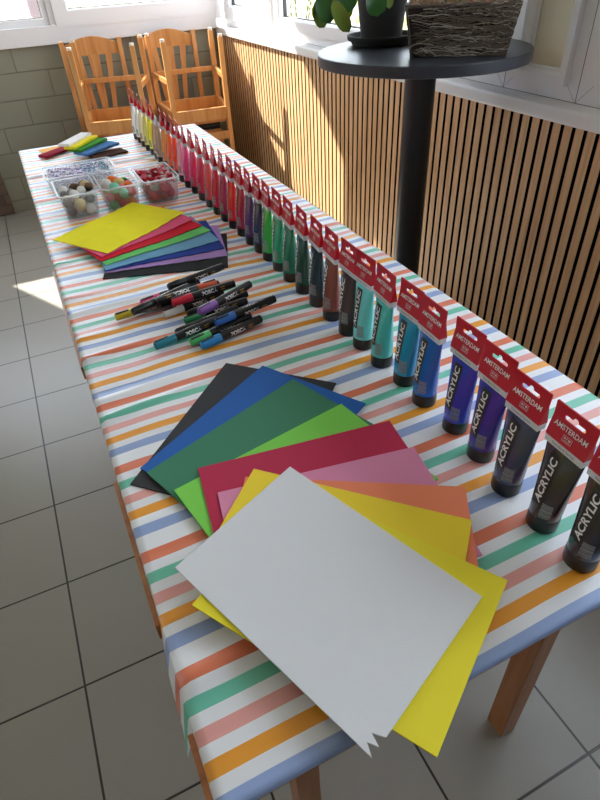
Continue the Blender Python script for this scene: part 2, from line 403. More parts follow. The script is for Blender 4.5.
window(6, 'X', -.6, 1.244, .9146, 2.25, 1.42, .065, sash=.09)
window(7, 'X', 2.5, 3.6, .9, 2.4, -3.25, .06)  # unseen window, added to let fill light onto chairs and back wall

# ------------------------------------------------------------------ outside
b = MB(); b.box(-30, 30, -30, 40, -.25, -.2)
struct(b.build('ground', M['paving']), 'pale paving outside')
def bush(x, y, r, h, col, label, n=1500):
    rnd = random.Random(int(x * 100 + y * 10))
    e = empty('garden_bush', (x, y, -.2)); tag(e, label, 'bush')
    mt = basic('bush_leaves', col, .6, .3, .35, 3)
    mb = MB()
    for i in range(n):
        u = rnd.random() * 2 * math.pi; w = rnd.random() ** .5; zz = rnd.random()
        rr = r * w * (1 - .6 * abs(zz - .45) ** 1.5)
        p = Vector((rr * math.cos(u), rr * math.sin(u), .1 + zz * h))
        a = Vector((rnd.uniform(-1, 1), rnd.uniform(-1, 1), rnd.uniform(-1, 1))).normalized(); c = a.cross(Vector((rnd.uniform(-1, 1), rnd.uniform(-1, 1), 1))).normalized()
        s = .07 * rnd.uniform(.7, 1.3)
        mb.add([p - a * s, p + c * s * .5, p + a * s, p - c * s * .5], [(0, 1, 2, 3)])
    mb.build('foliage', mt, e)
    t = MB()
    for k in range(5):
        u = k * 1.26; t.tube([(0, 0, 0), (.2 * r * math.cos(u), .2 * r * math.sin(u), h * .4), (.5 * r * math.cos(u), .5 * r * math.sin(u), h * .8)], [.03, .02, .01], 6)
    t.build('stem', M['stem'], e)
bush(4.4, 6.2, 1.0, 2.0, srgb(206, 208, 150), 'pale yellow green bush behind the side window, furthest from camera')
bush(4.9, 3.6, 1.0, 1.7, srgb(188, 200, 130), 'light green bush outside, seen between plant and window corner')
bush(4.3, 9.2, 1.2, 2.2, srgb(214, 206, 160), 'straw coloured bush beyond the far corner of the side window')
bush(1.8, 11.0, 1.1, 1.1, srgb(206, 206, 180), 'low green bush outside the back window above the right chair')
# parked car outside the back window
car = empty('parked_car', (-1.22, 7.1, -.2)); tag(car, 'white car parked outside, seen through the left back window', 'car')
prof = [(-2.1, .35), (-2.1, .62), (-1.95, .80), (-1.2, .92), (-.55, 1.36), (.35, 1.42), (1.1, 1.36), (1.75, 1.02), (2.05, .98), (2.12, .6), (2.1, .32)]
def prof_mesh(pf, hw, tp):
    mb = MB(); n = len(pf)
    vs = []
    for sgn in (-1, 1):
        for (x, z) in pf: vs.append((x, sgn * (hw - tp * max(0, z - .9)), z))
    mb.add(vs, [tuple(range(n)), tuple(reversed(range(n, 2 * n)))] + [(i, (i + 1) % n, n + (i + 1) % n, n + i) for i in range(n)])
    return mb
prof_mesh(prof, .85, .45).build('body', M['car_paint'], car, bevel=.04, smooth=True)
for sgn in (-1, 1):
    mb = MB(); pts = [(-.95, .98), (-.45, 1.28), (.32, 1.33), (1.0, 1.27), (1.5, 1.0)]
    yy = lambda z: sgn * (.853 - .45 * max(0, z - .9) + .004)
    vs = [(x, yy(z), z) for x, z in pts] + [(x, yy(z) - sgn * .02, z) for x, z in pts]
    mb.add(vs, [(0, 1, 2, 3, 4), (9, 8, 7, 6, 5)] + [(i, (i + 1) % 5, 5 + (i + 1) % 5, 5 + i) for i in range(5)])
    mb.build('side_window', M['car_glass'], car)
for x in (-1.35, 1.35):
    for sgn in (-1, 1):
        mb = MB(); mb.tube([(x, sgn * .70, .33), (x, sgn * .88, .33)], .33, 28); w_ = mb.build('wheel', M['rubber'], car, smooth=True)
        mb = MB(); mb.tube([(x, sgn * .87, .33), (x, sgn * .895, .33)], .2, 20); mb.build('hubcap', M['chrome'], w_, smooth=True)

b = MB(); b.box(-.09, .09, -.09, .09, 0, 1.75); gp = b.build('gate_pillar', basic('pillar_stone', srgb(112, 98, 100), .8, var=.2, scale=8)); gp.location = (.66, 9.0, -.2)
b = MB(); b.prism([(-.12, -.12), (.12, -.12), (.12, .12), (-.12, .12)], 1.75, 1.80); b.build('cap_stone', M['paving'], gp); tag(gp, 'grey stone pillar outside, right of the parked car', 'pillar')
# ------------------------------------------------------------------ table and cloth
X0, X1, Y0, Y1 = -.0204, .6931, .1768, 2.5735
tbl = empty('long_table', (.336, 1.375, 0)); tag(tbl, 'long orange-brown wooden table under the striped cloth', 'table')
def T(mb, name, mat, **k):
    o = mb.build(name, mat, tbl, **k); o.location = (-.336, -1.375, 0); return o
b = MB()
z1, z0 = TZ - .0028, TZ - .031
b.box(X0 + .002, X1 - .003, Y0 + .004, Y1 - .002, z0, z1)
T(b, 'tabletop', M['table_edge'], bevel=.0015)
for xa, ya, yb in ((X0 - .0075, .375, .618), (X0 - .006, .935, 1.39), (X0 - .0075, .192, .252)):
    b = MB(); b.box(xa, X0 + .0015, ya, yb, z0 - .004, z1 - .006); T(b, 'edge_strip', M['table_edge'])
for (x, y) in ((.521, .268), (.077, .268), (.521, 2.42), (.077, 2.42)):
    b = MB(); b.box(x, x + .036, y, y + .042, 0, z0); T(b, 'leg', M['table_wood'], bevel=.002)
for x in (.085, .545):
    b = MB(); b.box(x, x + .02, .311, 2.418, z0 - .05, z0); T(b, 'apron', M['table_wood'])
for y in (.9, 1.7):
    b = MB(); b.box(.106, .544, y, y + .02, z0 - .05, z0); T(b, 'crossbar', M['table_wood'])

# cloth
ridges = [  # y at left edge, slope, amplitude, width, reach in x
    (.300, .10, .0030, .009, .15), (.285, .22, .0022, .008, .12), (.752, .13, .0045, .007, .14), (.800, .12, .0025, .009, .12), (.940, .10, .0045, .008, .12), (1.02, .05, .002, .012, .08),
    (1.125, .06, .0030, .010, .18), (1.20, .06, .003, .010, .045), (1.395, .02, .004, .008, .05), (1.90, .03, .003, .014, .1), (2.17, .02, .004, .010, .7)]
def wrinkle(x, y):
    z = 0
    t = (x - X0)
    for (yy, sl, am, wd, rc) in ridges:
        z += am * 1.5 * math.exp(-((y - yy - sl * t) / wd) ** 2) * math.exp(-(t / rc) ** 2)
    if t > .50: z += .0022 * max(0, math.sin(y * 37 + 2 * math.sin(y * 9))) * min(1, (t - .50) / .06) * (1 if y > .8 else .3)
    return z
nx, ny = 70, 520
xs = [X0 + (X1 - X0) * i / nx for i in range(nx + 1)]
def drop_depth(side, y):
    if side == 'L': return .012 + (.012 if .40 < y < .43 else 0)
    return .016 + .004 * math.sin(y * 11)
b = MB()
rows = []
ys = [Y0 + (Y1 - Y0) * j / ny for j in range(ny + 1)]
grid = []
def pt(i, j, x, y, z): return (x, y, z)
V = []; idx = {}
def addv(k, p): idx[k] = len(V); V.append(p)
for j, y in enumerate(ys):
    # left skirt
    flap = 0
    if .25 < y < .388: flap = min(1, (.388 - y) / .12, (y - .25) / .012)
    d = .007 + .078 * flap
    addv(('L', j), (X0 - .0016 - .016 * flap * (1 + .15 * math.sin(y * 60)), y, TZ - d))
    addv(('l', j), (X0 - .0008 - .002 * flap, y, TZ - .004))
    for i, x in enumerate(xs):
        e = min(1, (x - X0) / .004, (X1 - x) / .004)
        addv((i, j), (x, y, TZ + wrinkle(x, y) * max(0, e) - (.0006 if e < .5 else 0)))
    addv(('r', j), (X1 + .0018, y, TZ - .004)); addv(('R', j), (X1 + .0035, y, TZ - .02))
cols = ['L', 'l'] + list(range(nx + 1)) + ['r', 'R']
F = []
for j in range(ny):
    for a, c in zip(cols[:-1], cols[1:]):
        F.append((idx[(a, j)], idx[(c, j)], idx[(c, j + 1)], idx[(a, j + 1)]))
for side, j, yy in (('n', 0, Y0 - .0015), ('f', ny, Y1 + .0015)):
    prev = None
    for i, x in enumerate(xs):
        addv((side, 1, i), (x, yy, TZ - .003)); addv((side, 2, i), (x, yy + (-.001 if side == 'n' else .001), TZ - .0065))
        if i:
            F.append((idx[(i - 1, j)], idx[(i, j)], idx[(side, 1, i)], idx[(side, 1, i - 1)]))
            F.append((idx[(side, 1, i - 1)], idx[(side, 1, i)], idx[(side, 2, i)], idx[(side, 2, i - 1)]))
me = bpy.data.meshes.new('tablecloth'); me.from_pydata(V, [], F); me.materials.append(M['cloth'])
bm = bmesh.new(); bm.from_mesh(me); bmesh.ops.recalc_face_normals(bm, faces=bm.faces); bm.to_mesh(me); bm.free()
for pl in me.polygons: pl.use_smooth = True
tag(link('tablecloth', me), 'white wipe-clean cloth with blue, ochre, pink, green and orange stripes', 'tablecloth')

# ------------------------------------------------------------------ chairs stacked by the back wall
def make_chair():
    root = empty('wooden_chair')
    W = M['chair_wood']; fw, rw = .190, .160
    sb = MB(); sb.prism([(-fw - .01, -.20), (fw + .01, -.20), (rw, .155), (-rw, .155)], .43, .448); sb.build('seat', W, root, bevel=.004)
    for sx in (-1, 1):
        l = MB(); l.bar((sx * fw, -.18, .012), (sx * fw, -.18, .43), .026, .030, (0, 1, 0), .034, .036); lo = l.build('front_leg', W, root, bevel=.004)
        g = MB(); g.lathe([(.012, 0), (.012, .012)], 12, (sx * fw, -.18, 0)); g.build('glide', M['glide'], lo)
        l = MB()
        P_ = [(sx * rw, .185, .012), (sx * rw, .175, .25), (sx * rw, .172, .45), (sx * rw, .19, .68), (sx * (rw + .003), .225, .925)]
        wds = [.024, .030, .036, .032, .026]
        vs = []; 
        for (px, py, pz), w in zip(P_, wds):
            for ax, ay in ((-1, -1), (1, -1), (1, 1), (-1, 1)): vs.append((px + ax * .013, py + ay * w / 2, pz))
        fs = [(3, 2, 1, 0), tuple(range(16, 20))]
        for k in range(4):
            for q in range(4): fs.append((k * 4 + q, k * 4 + (q + 1) % 4, k * 4 + 4 + (q + 1) % 4, k * 4 + 4 + q))
        l.add(vs, fs); lo = l.build('rear_leg', W, root, bevel=.003)
        g = MB(); g.lathe([(.012, 0), (.012, .012)], 12, (sx * rw, .185, 0)); g.build('glide', M['glide'], lo)
        s_ = MB(); s_.bar((sx * fw, -.165, .21), (sx * rw, .165, .21), .016, .026, (0, 0, 1)); s_.build('stretcher', W, root, bevel=.002)
        a_ = MB(); a_.bar((sx * fw, -.165, .395), (sx * rw, .16, .395), .02, .066, (0, 0, 1)); a_.build('apron', W, root, bevel=.002)
    a_ = MB(); a_.bar((-fw + .013, -.18, .395), (fw - .013, -.18, .395), .02, .066, (0, 0, 1)); a_.build('apron', W, root, bevel=.002)
    a_ = MB(); a_.bar((-rw + .012, .175, .395), (rw - .012, .175, .395), .02, .066, (0, 0, 1)); a_.build('apron', W, root, bevel=.002)
    a_ = MB(); a_.bar((-fw + .012, -.18, .21), (fw - .012, -.18, .21), .016, .026, (0, 0, 1)); a_.build('stretcher', W, root, bevel=.002)
    # crest rail: arched board
    cr = MB(); n = 14; vs = []
    for i in range(n + 1):
        t = -1 + 2 * i / n; x = t * (rw + .012); top = .895 + .045 * math.cos(t * math.pi / 2) ** 1.2; yb = .222 - .012 * (1 - t * t) * -1
        for (dy, z) in ((-.009, .845), (.009, .845), (.009 + .004, top), (-.009 + .004, top)): vs.append((x, yb + dy, z))
    fs = [(0, 1, 2, 3), tuple(reversed(range(4 * n, 4 * n + 4)))]
    for i in range(n):
        for q in range(4): fs.append((i * 4 + q, i * 4 + (q + 1) % 4, i * 4 + 4 + (q + 1) % 4, i * 4 + 4 + q))
    cr.add(vs, fs); cr.build('crest_rail', W, root, bevel=.003)
    lr = MB(); lr.bar((-rw + .012, .182, .515), (rw - .012, .182, .515), .016, .045, (0, 0, 1)); lr.build('lower_rail', W, root, bevel=.002)
    for xt, xb, wt, wbm in ((-.088, -.055, .034, .024), (0, 0, .062, .034), (.088, .055, .034, .024)):
        s_ = MB(); s_.bar((xb, .183, .535), (xt, .222, .85), wbm, .010, (0, 1, 0), wt, .010); s_.build('back_slat', W, root, bevel=.002)
    return root
ch0 = make_chair()
def upright(o, x, y, rz): o.location = (x, y, 0); o.rotation_euler = (0, 0, rz)
def inverted(o, x, y, rz, zt): o.location = (x, y, zt); o.rotation_euler = (math.pi, 0, rz)
c2, c3, c4 = copy_tree(ch0), copy_tree(ch0), copy_tree(ch0)
upright(ch0, .515, 3.80, R(-6)); tag(ch0, 'honey wood chair standing upright on the left, carrying another chair', 'chair', 'wooden chairs stacked in pairs')
upright(c2, .960, 3.80, R(-8)); tag(c2, 'honey wood chair standing upright in the corner by the slatted wall', 'chair', 'wooden chairs stacked in pairs')
inverted(c3, .572, 3.755, R(-15), .935); tag(c3, 'upside down honey wood chair of the left stack, legs pointing up', 'chair', 'wooden chairs stacked in pairs')
inverted(c4, 1.025, 3.725, R(-5), .935); tag(c4, 'upside down honey wood chair of the right stack beside the slatted wall', 'chair', 'wooden chairs stacked in pairs')
for x, y, rz, lab in ((.53, 3.78, R(-8), 'black pad between the two chairs of the left stack'), (.99, 3.77, R(-9), 'black pad between the two chairs of the right stack')):
    mb = MB(); mb.box(-.165, .165, -.17, .13, 0, .034); o = mb.build('seat_pad', M['cushion'], bevel=.01); o.location = (x, y, .449); o.rotation_euler = (0, 0, rz); tag(o, lab, 'seat pad')

# ------------------------------------------------------------------ round bar table with plant pot and basket
RT = 1.05; rcx, rcy = 1.098, 1.528
rt = empty('bar_table', (rcx, rcy, 0)); tag(rt, 'tall black round bar table on a single black column', 'table')
b = MB(); b.lathe([(.292, RT - .028), (.296, RT - .0265), (.296, RT - .002), (.294, RT)], 96); b.build('tabletop', M['black_lam'], rt, smooth=True)
b = MB(); b.lathe([(.045, .022), (.045, RT - .028)], 40); b.build('column', M['black_metal'], rt, smooth=True)
b = MB(); b.lathe([(.20, 0), (.20, .006), (.19, .012), (.05, .022)], 64); b.build('base_plate', M['black_metal'], rt, smooth=True)
px_, py_ = 1.062, 1.692
sc_ = MB(); sc_.lathe([(.082, 0), (.088, .004), (.089, .010), (.098, .013), (.101, .018), (.101, .026), (.095, .026), (.092, .014), (.0, .012)], 48, closed=False); so = sc_.build('pot_saucer', M['pot'], smooth=True)
so.location = (px_, py_, RT); tag(so, 'charcoal saucer under the plant pot on the bar table', 'saucer')
pp = empty('potted_plant', (px_, py_, RT + .0135)); tag(pp, 'round-leaved green plant in a charcoal pot on the bar table', 'plant')
b = MB(); b.lathe([(0, 0), (.056, 0), (.060, .003), (.078, .145), (.084, .146), (.085, .165), (.079, .165), (.074, .145), (0, .14)], 48, closed=False); b.build('pot', M['pot'], pp, smooth=True)
b = MB(); b.lathe([(.0735, .143), (.05, .147), (0, .15)], 24, closed=False); b.build('soil', M['soil'], pp, smooth=True)
def leaf(p, axis, nrm, L, W_, mat, stem_from=(0, 0, .15)):
    """rounded leaf: p = joint, axis = direction to tip"""
    p = Vector(p); a = Vector(axis).normalized(); n_ = Vector(nrm); n_ = (n_ - a * n_.dot(a)).normalized(); s_ = a.cross(n_)
    mb = MB(); vs = []; nu, nv = 8, 7
    for i in range(nu + 1):
        t = i / nu; wdt = W_ / 2 * math.sqrt(max(0, 1 - (2 * t - 1) ** 2)) * (1 + .1 * (t - .5)) + .0004
        for j in range(nv):
            v = -1 + 2 * j / (nv - 1)
            q = p + a * L * t + s_ * wdt * v + n_ * (.10 * L * (v * v * .6 * (wdt / (W_ / 2)) ** 2 - (2 * t - 1) ** 2 * .5))
            vs.append(q)
    m_ = len(vs); vs += [q - n_ * .0012 for q in vs]
    fs = []
    for i in range(nu):
        for j in range(nv - 1):
            k = i * nv + j; fs.append((k, k + 1, k + nv + 1, k + nv)); fs.append((m_ + k, m_ + k + nv, m_ + k + nv + 1, m_ + k + 1))
    for i in range(nu):
        for k in (i * nv, i * nv + nv - 1): fs.append((k, k + nv, m_ + k + nv, m_ + k))
    mb.add(vs, fs); lo = mb.build('leaf', mat, pp, smooth=True)
    st = MB(); f_ = Vector(stem_from); mid = (f_ + p) / 2 + Vector((0, 0, .05)); pts = []
    for k in range(7):
        t = k / 6; pts.append(f_ * (1 - t) ** 2 + mid * 2 * t * (1 - t) + p * t * t)
    st.tube(pts, .0022, 6); st.build('stalk', M['stem'], lo, smooth=True)
LV = [((-.222, -.05, .135), (.30, -.05, -1), (-.35, -.93, .1), .082, .058, 'leaf'),
      ((-.235, -.035, .105), (.45, 0, -.9), (-.3, -.9, .3), .066, .042, 'leaf_pale'),
      ((-.196, -.065, .108), (.50, -.05, -.78), (-.5, -.8, .0), .090, .040, 'leaf_pale'),
      ((-.160, -.055, .150), (.12, -.05, -1), (-.2, -.95, .2), .076, .070, 'leaf'),
      ((-.145, -.04, .120), (.10, 0, -1), (-.5, -.8, .2), .060, .040, 'leaf_pale'),
      ((-.082, -.088, .130), (.15, -.1, -1), (-.3, -.9, .3), .066, .058, 'leaf'),
      ((-.030, -.085, .180), (.2, -.3, -1), (-.2, -.9, .4), .070, .060, 'leaf'),
      ((-.040, -.092, .125), (.1, -.1, -1), (-.1, -.9, .3), .045, .024, 'leaf_pale'),
      ((-.05, .03, .24), (-1, .1, .1), (-.2, -.3, 1), .09, .085, 'leaf'), ((.04, -.04, .26), (.6, -.8, .2), (-.2, -.5, 1), .09, .085, 'leaf'),
      ((.0, .06, .25), (-.2, 1, .3), (0, -.3, 1), .09, .085, 'leaf'), ((.05, .04, .24), (1, .5, .1), (0, -.2, 1), .09, .08, 'leaf'), ((-.03, -.06, .25), (-.5, -.9, .1), (-.3, -.2, 1), .085, .08, 'leaf')]
for p, a, n_, L, W_, mk in LV: leaf(p, a, n_, L, W_, M[mk])

# wicker basket, long face square to the camera
bk = empty('wicker_basket', (1.0725, 1.341, RT), math.atan2(-.14, .187)); tag(bk, 'dark woven wicker trough filled with dried moss on the bar table', 'basket')
def trough_pt(u, z, inset=0):   # u along the perimeter 0..4
    k = z / .115; hw = .117 + .020 * k - inset; y0_, y1_ = -.012 * k + inset, .125 + .012 * k - inset
    cs = [(-hw, y0_), (hw, y0_), (hw, y1_), (-hw, y1_)]
    i = int(u) % 4; t = u - int(u); a = cs[i]; c = cs[(i + 1) % 4]
    return Vector((a[0] * (1 - t) + c[0] * t, a[1] * (1 - t) + c[1] * t, z))
b = MB(); core = []
for z in (0.001, .108):
    for u in range(4): core.append(trough_pt(u, z, .004))
for z in (.108, .006):
    for u in range(4): core.append(trough_pt(u, z, .009))
fs = [(3, 2, 1, 0)]
for lv in range(3):
    for u in range(4): fs.append((lv * 4 + u, lv * 4 + (u + 1) % 4, lv * 4 + 4 + (u + 1) % 4, lv * 4 + 4 + u))
fs.append((12, 13, 14, 15)); b.add(core, fs); b.build('trough', basic('basket_core', srgb(44, 36, 32), .9), bk)
rnd = random.Random(3)
wv, wp = MB(), MB()
for i in range(1500):
    u0_ = rnd.random() * 4; du = rnd.uniform(.15, .75); z_a = rnd.uniform(.003, .112); z_b = min(.113, max(.003, z_a + rnd.uniform(-.018, .018)))
    if int(u0_) in (0, 2): du *= .8
    if int(u0_ + du) != int(u0_): du = int(u0_) + .999 - u0_
    if du < .05: continue
    pts = []; wob = rnd.uniform(-.0025, .0)
    for k in range(6):
        t = k / 5; p = trough_pt((u0_ + du * t) % 4, z_a + (z_b - z_a) * t + .002 * math.sin(k * 2 + i), wob); pts.append(p + Vector((0, 0, 0)))
    (wp if i % 6 == 0 else wv).tube(pts, rnd.uniform(.0005, .0011), 4)
for u in range(4):
    for k in range(2):
        wv.tube([trough_pt(u, z, .0005) + Vector((.001 * math.sin(z * 300 + k), 0, 0)) for z in [.002 + .011 * q for q in range(11)]], .0022, 5)
    wv.tube([trough_pt((u + t / 8) % 4, .112, .002) for t in range(9)], .0032, 6)
wv.build('weave', M['wicker'], bk); wp.build('pale_twigs', M['wicker_pale'], bk)
ms = MB()
for i in range(900):
    p = Vector((rnd.uniform(-.125, .125), rnd.uniform(.0, .125), .104 + rnd.uniform(0, .016)))
    a = Vector((rnd.uniform(-1, 1), rnd.uniform(-1, 1), rnd.uniform(-.4, .8))).normalized() * rnd.uniform(.004, .012)
    c = a.cross(Vector((rnd.uniform(-1, 1), 1, rnd.uniform(-1, 1)))).normalized() * .0015
    ms.add([p - a, p + c, p + a, p - c], [(0, 1, 2, 3)], 0 if rnd.random() < .8 else 1)
mo = ms.build('dried_moss', [M['moss'], basic('dried_petals', srgb(176, 96, 70), .9)], bk); mo['kind'] = 'stuff'
b = MB(); b.box(-.118, .118, .004, .12, .006, .100); b.build('filling', M['soil'], bk)

# ------------------------------------------------------------------ paint tubes
def surf(yy, z):
    t = min(1, max(0, (z - .020) / .100))
    a = .0186 + (.0272 - .0186) * t ** 1.1
    bb = .0186 * (1 - t ** 1.35) + .0052 * t
    k = max(0, 1 - (yy / a) ** 2)
    return a, bb, -bb * math.sqrt(k)
def tube_proto():
    root = empty('paint_tube')
    b = MB(); b.lathe([(.0165, 0), (.0185, .0015), (.0190, .004), (.0190, .020), (.0185, .0225), (.0176, .0235)], 36); b.build('cap', M['cap'], root, smooth=True)
    b = MB(); n = 36; zs = [.020, .026, .034, .044, .056, .068, .080, .092, .104, .113, .1215]
    vs = []
    for z in zs:
        a, bb, _ = surf(0, z)
        for k in range(n):
            th = 2 * math.pi * k / n; vs.append((bb * math.cos(th), a * math.sin(th), z))
    fs = []
    for i in range(len(zs) - 1):
        for k in range(n): k2 = (k + 1) % n; fs.append((i * n + k, i * n + k2, (i + 1) * n + k2, (i + 1) * n + k))
    fs.append(tuple(reversed(range(n)))); fs.append(tuple(range((len(zs) - 1) * n, len(zs) * n)))
    b.add(vs, fs); body = b.build('tube_body', M['band'], root, smooth=True)
    # band
    b = MB(); poly = [(-.0272, .1195), (.0272, .1195), (.0276, .1295), (-.0276, .1295)]
    def slab(mb, poly, x0, x1, taper=0):
        n = len(poly); vs = [(x0, y, z) for y, z in poly] + [(x1, y, z) for y, z in poly]
        mb.add(vs, [tuple(range(n)), tuple(reversed(range(n, 2 * n)))] + [(i, n + i, n + (i + 1) % n, (i + 1) % n) for i in range(n)])
    slab(b, poly, -.0062, .0062); bd = b.build('white_band', M['band'], root, bevel=.001)
    vs, fs = text_mesh('Standard Series', .0052, 0); mb = MB(); mb.add([(-.0067, -v.x, .1245 + v.y) for v in vs], fs); mb.build('lettering', M['letter_grey'], bd)
    # red header card with hanging hole
    cu = bpy.data.curves.new('hdr', 'CURVE'); cu.dimensions = '2D'; cu.fill_mode = 'BOTH'
    def spl(pts):
        s_ = cu.splines.new('POLY'); s_.points.add(len(pts) - 1); s_.use_cyclic_u = True
        for q, (x, y) in zip(s_.points, pts): q.co = (x, y, 0, 1)
    spl([(-.0274, .1288), (.0274, .1288), (.0278, .133), (.0286, .155), (.0292, .1705), (.0284, .1722), (-.0284, .1722), (-.0292, .1705), (-.0286, .155), (-.0278, .133)])
    hole = []
    for k in range(9): th = math.pi / 2 + math.pi * k / 8; hole.append((-.0115 + .0029 * math.cos(th), .1585 + .0029 * math.sin(th)))
    for k in range(9): th = -math.pi / 2 + math.pi * k / 8; hole.append((.0115 + .0029 * math.cos(th), .1585 + .0029 * math.sin(th)))
    for k in range(9): th = math.pi * k / 8; hole.append((.0040 * math.cos(th), .1614 + .0040 * math.sin(th)))
    spl(hole)
    cu.extrude = .0007
    ho = bpy.data.objects.new('h', cu); C.objects.link(ho); bpy.context.view_layer.update()
    me = bpy.data.meshes.new_from_object(ho.evaluated_get(bpy.context.evaluated_depsgraph_get())); C.objects.unlink(ho); bpy.data.objects.remove(ho)
    vs = [v.co.copy() for v in me.vertices]; fs = [tuple(p.vertices) for p in me.polygons]; bpy.data.meshes.remove(me)
    mb = MB()
    def thick(z): return 1.0 + 8.2 * max(0, (.155 - z) / .0262)
    mb.add([(v.z * thick(v.y), -v.x, v.y) for v in vs], fs); hd = mb.build('header_card', M['header'], root)
    vs, fs = text_mesh('AMSTERDAM', .0086, .00012)
    fx = lambda z: -.0007 * thick(z) - .0006
    mb = MB(); mb.add([(fx(.1475 + v.y), -v.x * .92, .1475 + v.y) for v in vs], fs); mb.build('lettering', M['letter_white'], hd)
    mb = MB()
    for (y0_, y1_, z0_, z1_) in ((-.0062, .0062, .1339, .1343), (-.0062, .0062, .1409, .1413), (-.0062, -.0058, .1339, .1413), (.0058, .0062, .1339, .1413), (-.0045, -.0015, .1376, .1396), (.0002, .0012, .1376, .1399), (.0025, .0045, .1376, .1396), (-.0045, .0045, .1354, .1360)):
        mb.add([(fx(z), y, z) for y, z in ((y0_, z0_), (y1_, z0_), (y1_, z1_), (y0_, z1_))], [(0, 1, 2, 3)])
    mb.build('emblem', M['band'], hd)
    # ACRYLIC label
    lab = MB(); nz, nyy = 12, 6; vs = []
    for i in range(nz + 1):
        for j in range(nyy + 1):
            y = -.0042 + .0165 * j / nyy; z = .042 + .071 * i / nz; vs.append((surf(y, z)[2] - .00035, y, z))
    lab.add(vs, [(i * (nyy + 1) + j, i * (nyy + 1) + j + 1, (i + 1) * (nyy + 1) + j + 1, (i + 1) * (nyy + 1) + j) for i in range(nz) for j in range(nyy)])
    lb = lab.build('name_label', M['label_black'], root, smooth=True)
    vs, fs = text_mesh('ACRYLIC', .0170, .0005)
    mb = MB(); w_ = max(v.x for v in vs) - min(v.x for v in vs); sc = .062 / w_
    out = []
    for v in vs:
        z = .0775 + v.x * sc; y = .0082 - (-v.y)   # reads upwards, letter tops towards +y
        y = .0036 + v.y * .80; out.append((surf(y, z)[2] - .0009, y, z))
    mb.add(out, fs); mb.build('lettering', M['letter_white'], lb)
    # barcode sticker
    st = MB(); vs = []
    for i in range(5):
        for j in range(5):
            y = -.0162 + .0115 * j / 4; z = .0275 + .022 * i / 4; vs.append((surf(y, z)[2] - .0005, y, z))
    st.add(vs, [(i * 5 + j, i * 5 + j + 1, i * 5 + 6 + j, i * 5 + 5 + j) for i in range(4) for j in range(4)])
    so_ = st.build('barcode_sticker', M['barcode'], root, smooth=True)
    return root
mt, nt, p = newmat('barcode_sticker')
sx = N(nt, 'ShaderNodeSeparateXYZ'); S(nt, coords(nt), sx.inputs[0])
wv_ = N(nt, 'ShaderNodeMath', operation='MULTIPLY'); wv_.inputs[1].default_value = 900; S(nt, sx.outputs['Z'], wv_.inputs[0])
n1 = N(nt, 'ShaderNodeTexNoise', noise_dimensions='1D'); n1.inputs['Scale'].default_value = 1.3; S(nt, wv_.outputs[0], n1.inputs['W'])
cr = N(nt, 'ShaderNodeValToRGB'); cr.color_ramp.interpolation = 'CONSTANT'; cr.color_ramp.elements[0].color = (.12, .12, .14, 1); cr.color_ramp.elements[1].position = .48; cr.color_ramp.elements[1].color = (.55, .58, .62, 1)
S(nt, n1.outputs['Fac'], cr.inputs[0]); S(nt, cr.outputs[0], p.inputs['Base Color']); p.inputs['Alpha'].default_value = .45; p.inputs['Roughness'].default_value = .3
M['barcode'] = mt
tube0 = tube_proto()
TUBES = [  # y, colour, wording
    (.228, (34, 36, 42), 'near black paint tube, nearest of the row at the right edge'),
    (.289, (36, 38, 44), 'charcoal black paint tube, second from the near end'),
    (.355, (34, 50, 84), 'dark indigo paint tube between the black and violet ones'),
    (.419, (44, 34, 140), 'deep violet blue paint tube beside the indigo one'),
    (.482, (46, 52, 168), 'ultramarine blue paint tube beside the violet blue one'),
    (.555, (20, 88, 170), 'cobalt blue paint tube before the gap in the blues'),
    (.614, (26, 134, 170), 'turquoise blue paint tube beside the cobalt one'),
    (.676, (70, 178, 170), 'turquoise green paint tube, nearer of the two greenish ones'),
    (.739, (104, 196, 196), 'light turquoise paint tube beside the dark brown one'),
    (.792, (62, 44, 44), 'very dark brown paint tube beside the light turquoise one'),
    (.855, (128, 66, 56), 'reddish brown paint tube between dark brown and dark teal'),
    (.917, (30, 52, 60), 'dark teal black paint tube beside the reddish brown one'),
    (.980, (30, 70, 58), 'very dark green paint tube beside the teal black one'),
    (1.043, (30, 112, 84), 'deep green paint tube, middle of the greens'),
    (1.103, (44, 150, 110), 'emerald green paint tube beside the bright green one'),
    (1.163, (44, 158, 62), 'bright green paint tube, last green before the purples'),
    (1.217, (40, 44, 84), 'navy paint tube squeezed between bright green and violet'),
    (1.272, (84, 50, 108), 'violet paint tube beside the navy one'),
    (1.333, (158, 28, 60), 'wine red paint tube beside the violet one'),
    (1.393, (200, 28, 40), 'clear red paint tube, second red from the violet'),
    (1.452, (150, 40, 84), 'plum paint tube behind the clear red one'),
    (1.512, (178, 30, 64), 'carmine paint tube in front of the salmon red one'),
    (1.578, (196, 70, 78), 'salmon red paint tube among the reds'),
    (1.645, (182, 30, 74), 'crimson rose paint tube behind the salmon red one'),
    (1.715, (206, 50, 100), 'rose pink paint tube beside the crimson rose one'),
    (1.780, (214, 66, 128), 'hot pink paint tube beside the pale pink one'),
    (1.845, (214, 150, 168), 'pale greyish pink paint tube between hot pink and orange red'),
    (1.905, (240, 64, 30), 'bright orange red paint tube beside the pale pink one'),
    (1.965, (236, 92, 36), 'orange paint tube behind the orange red one'),
    (2.030, (206, 140, 72), 'golden ochre paint tube beside the orange one'),
    (2.145, (196, 154, 110), 'tan paint tube, nearest of the far cluster'),
    (2.210, (232, 212, 40), 'bright yellow paint tube in the far cluster'),
    (2.275, (206, 198, 110), 'pale lemon paint tube behind the bright yellow one'),
    (2.340, (226, 216, 184), 'cream paint tube in the far cluster'),
    (2.405, (222, 220, 212), 'off white paint tube, second from the far end'),
    (2.470, (236, 236, 234), 'white paint tube at the far end of the row')]
rnd = random.Random(11)
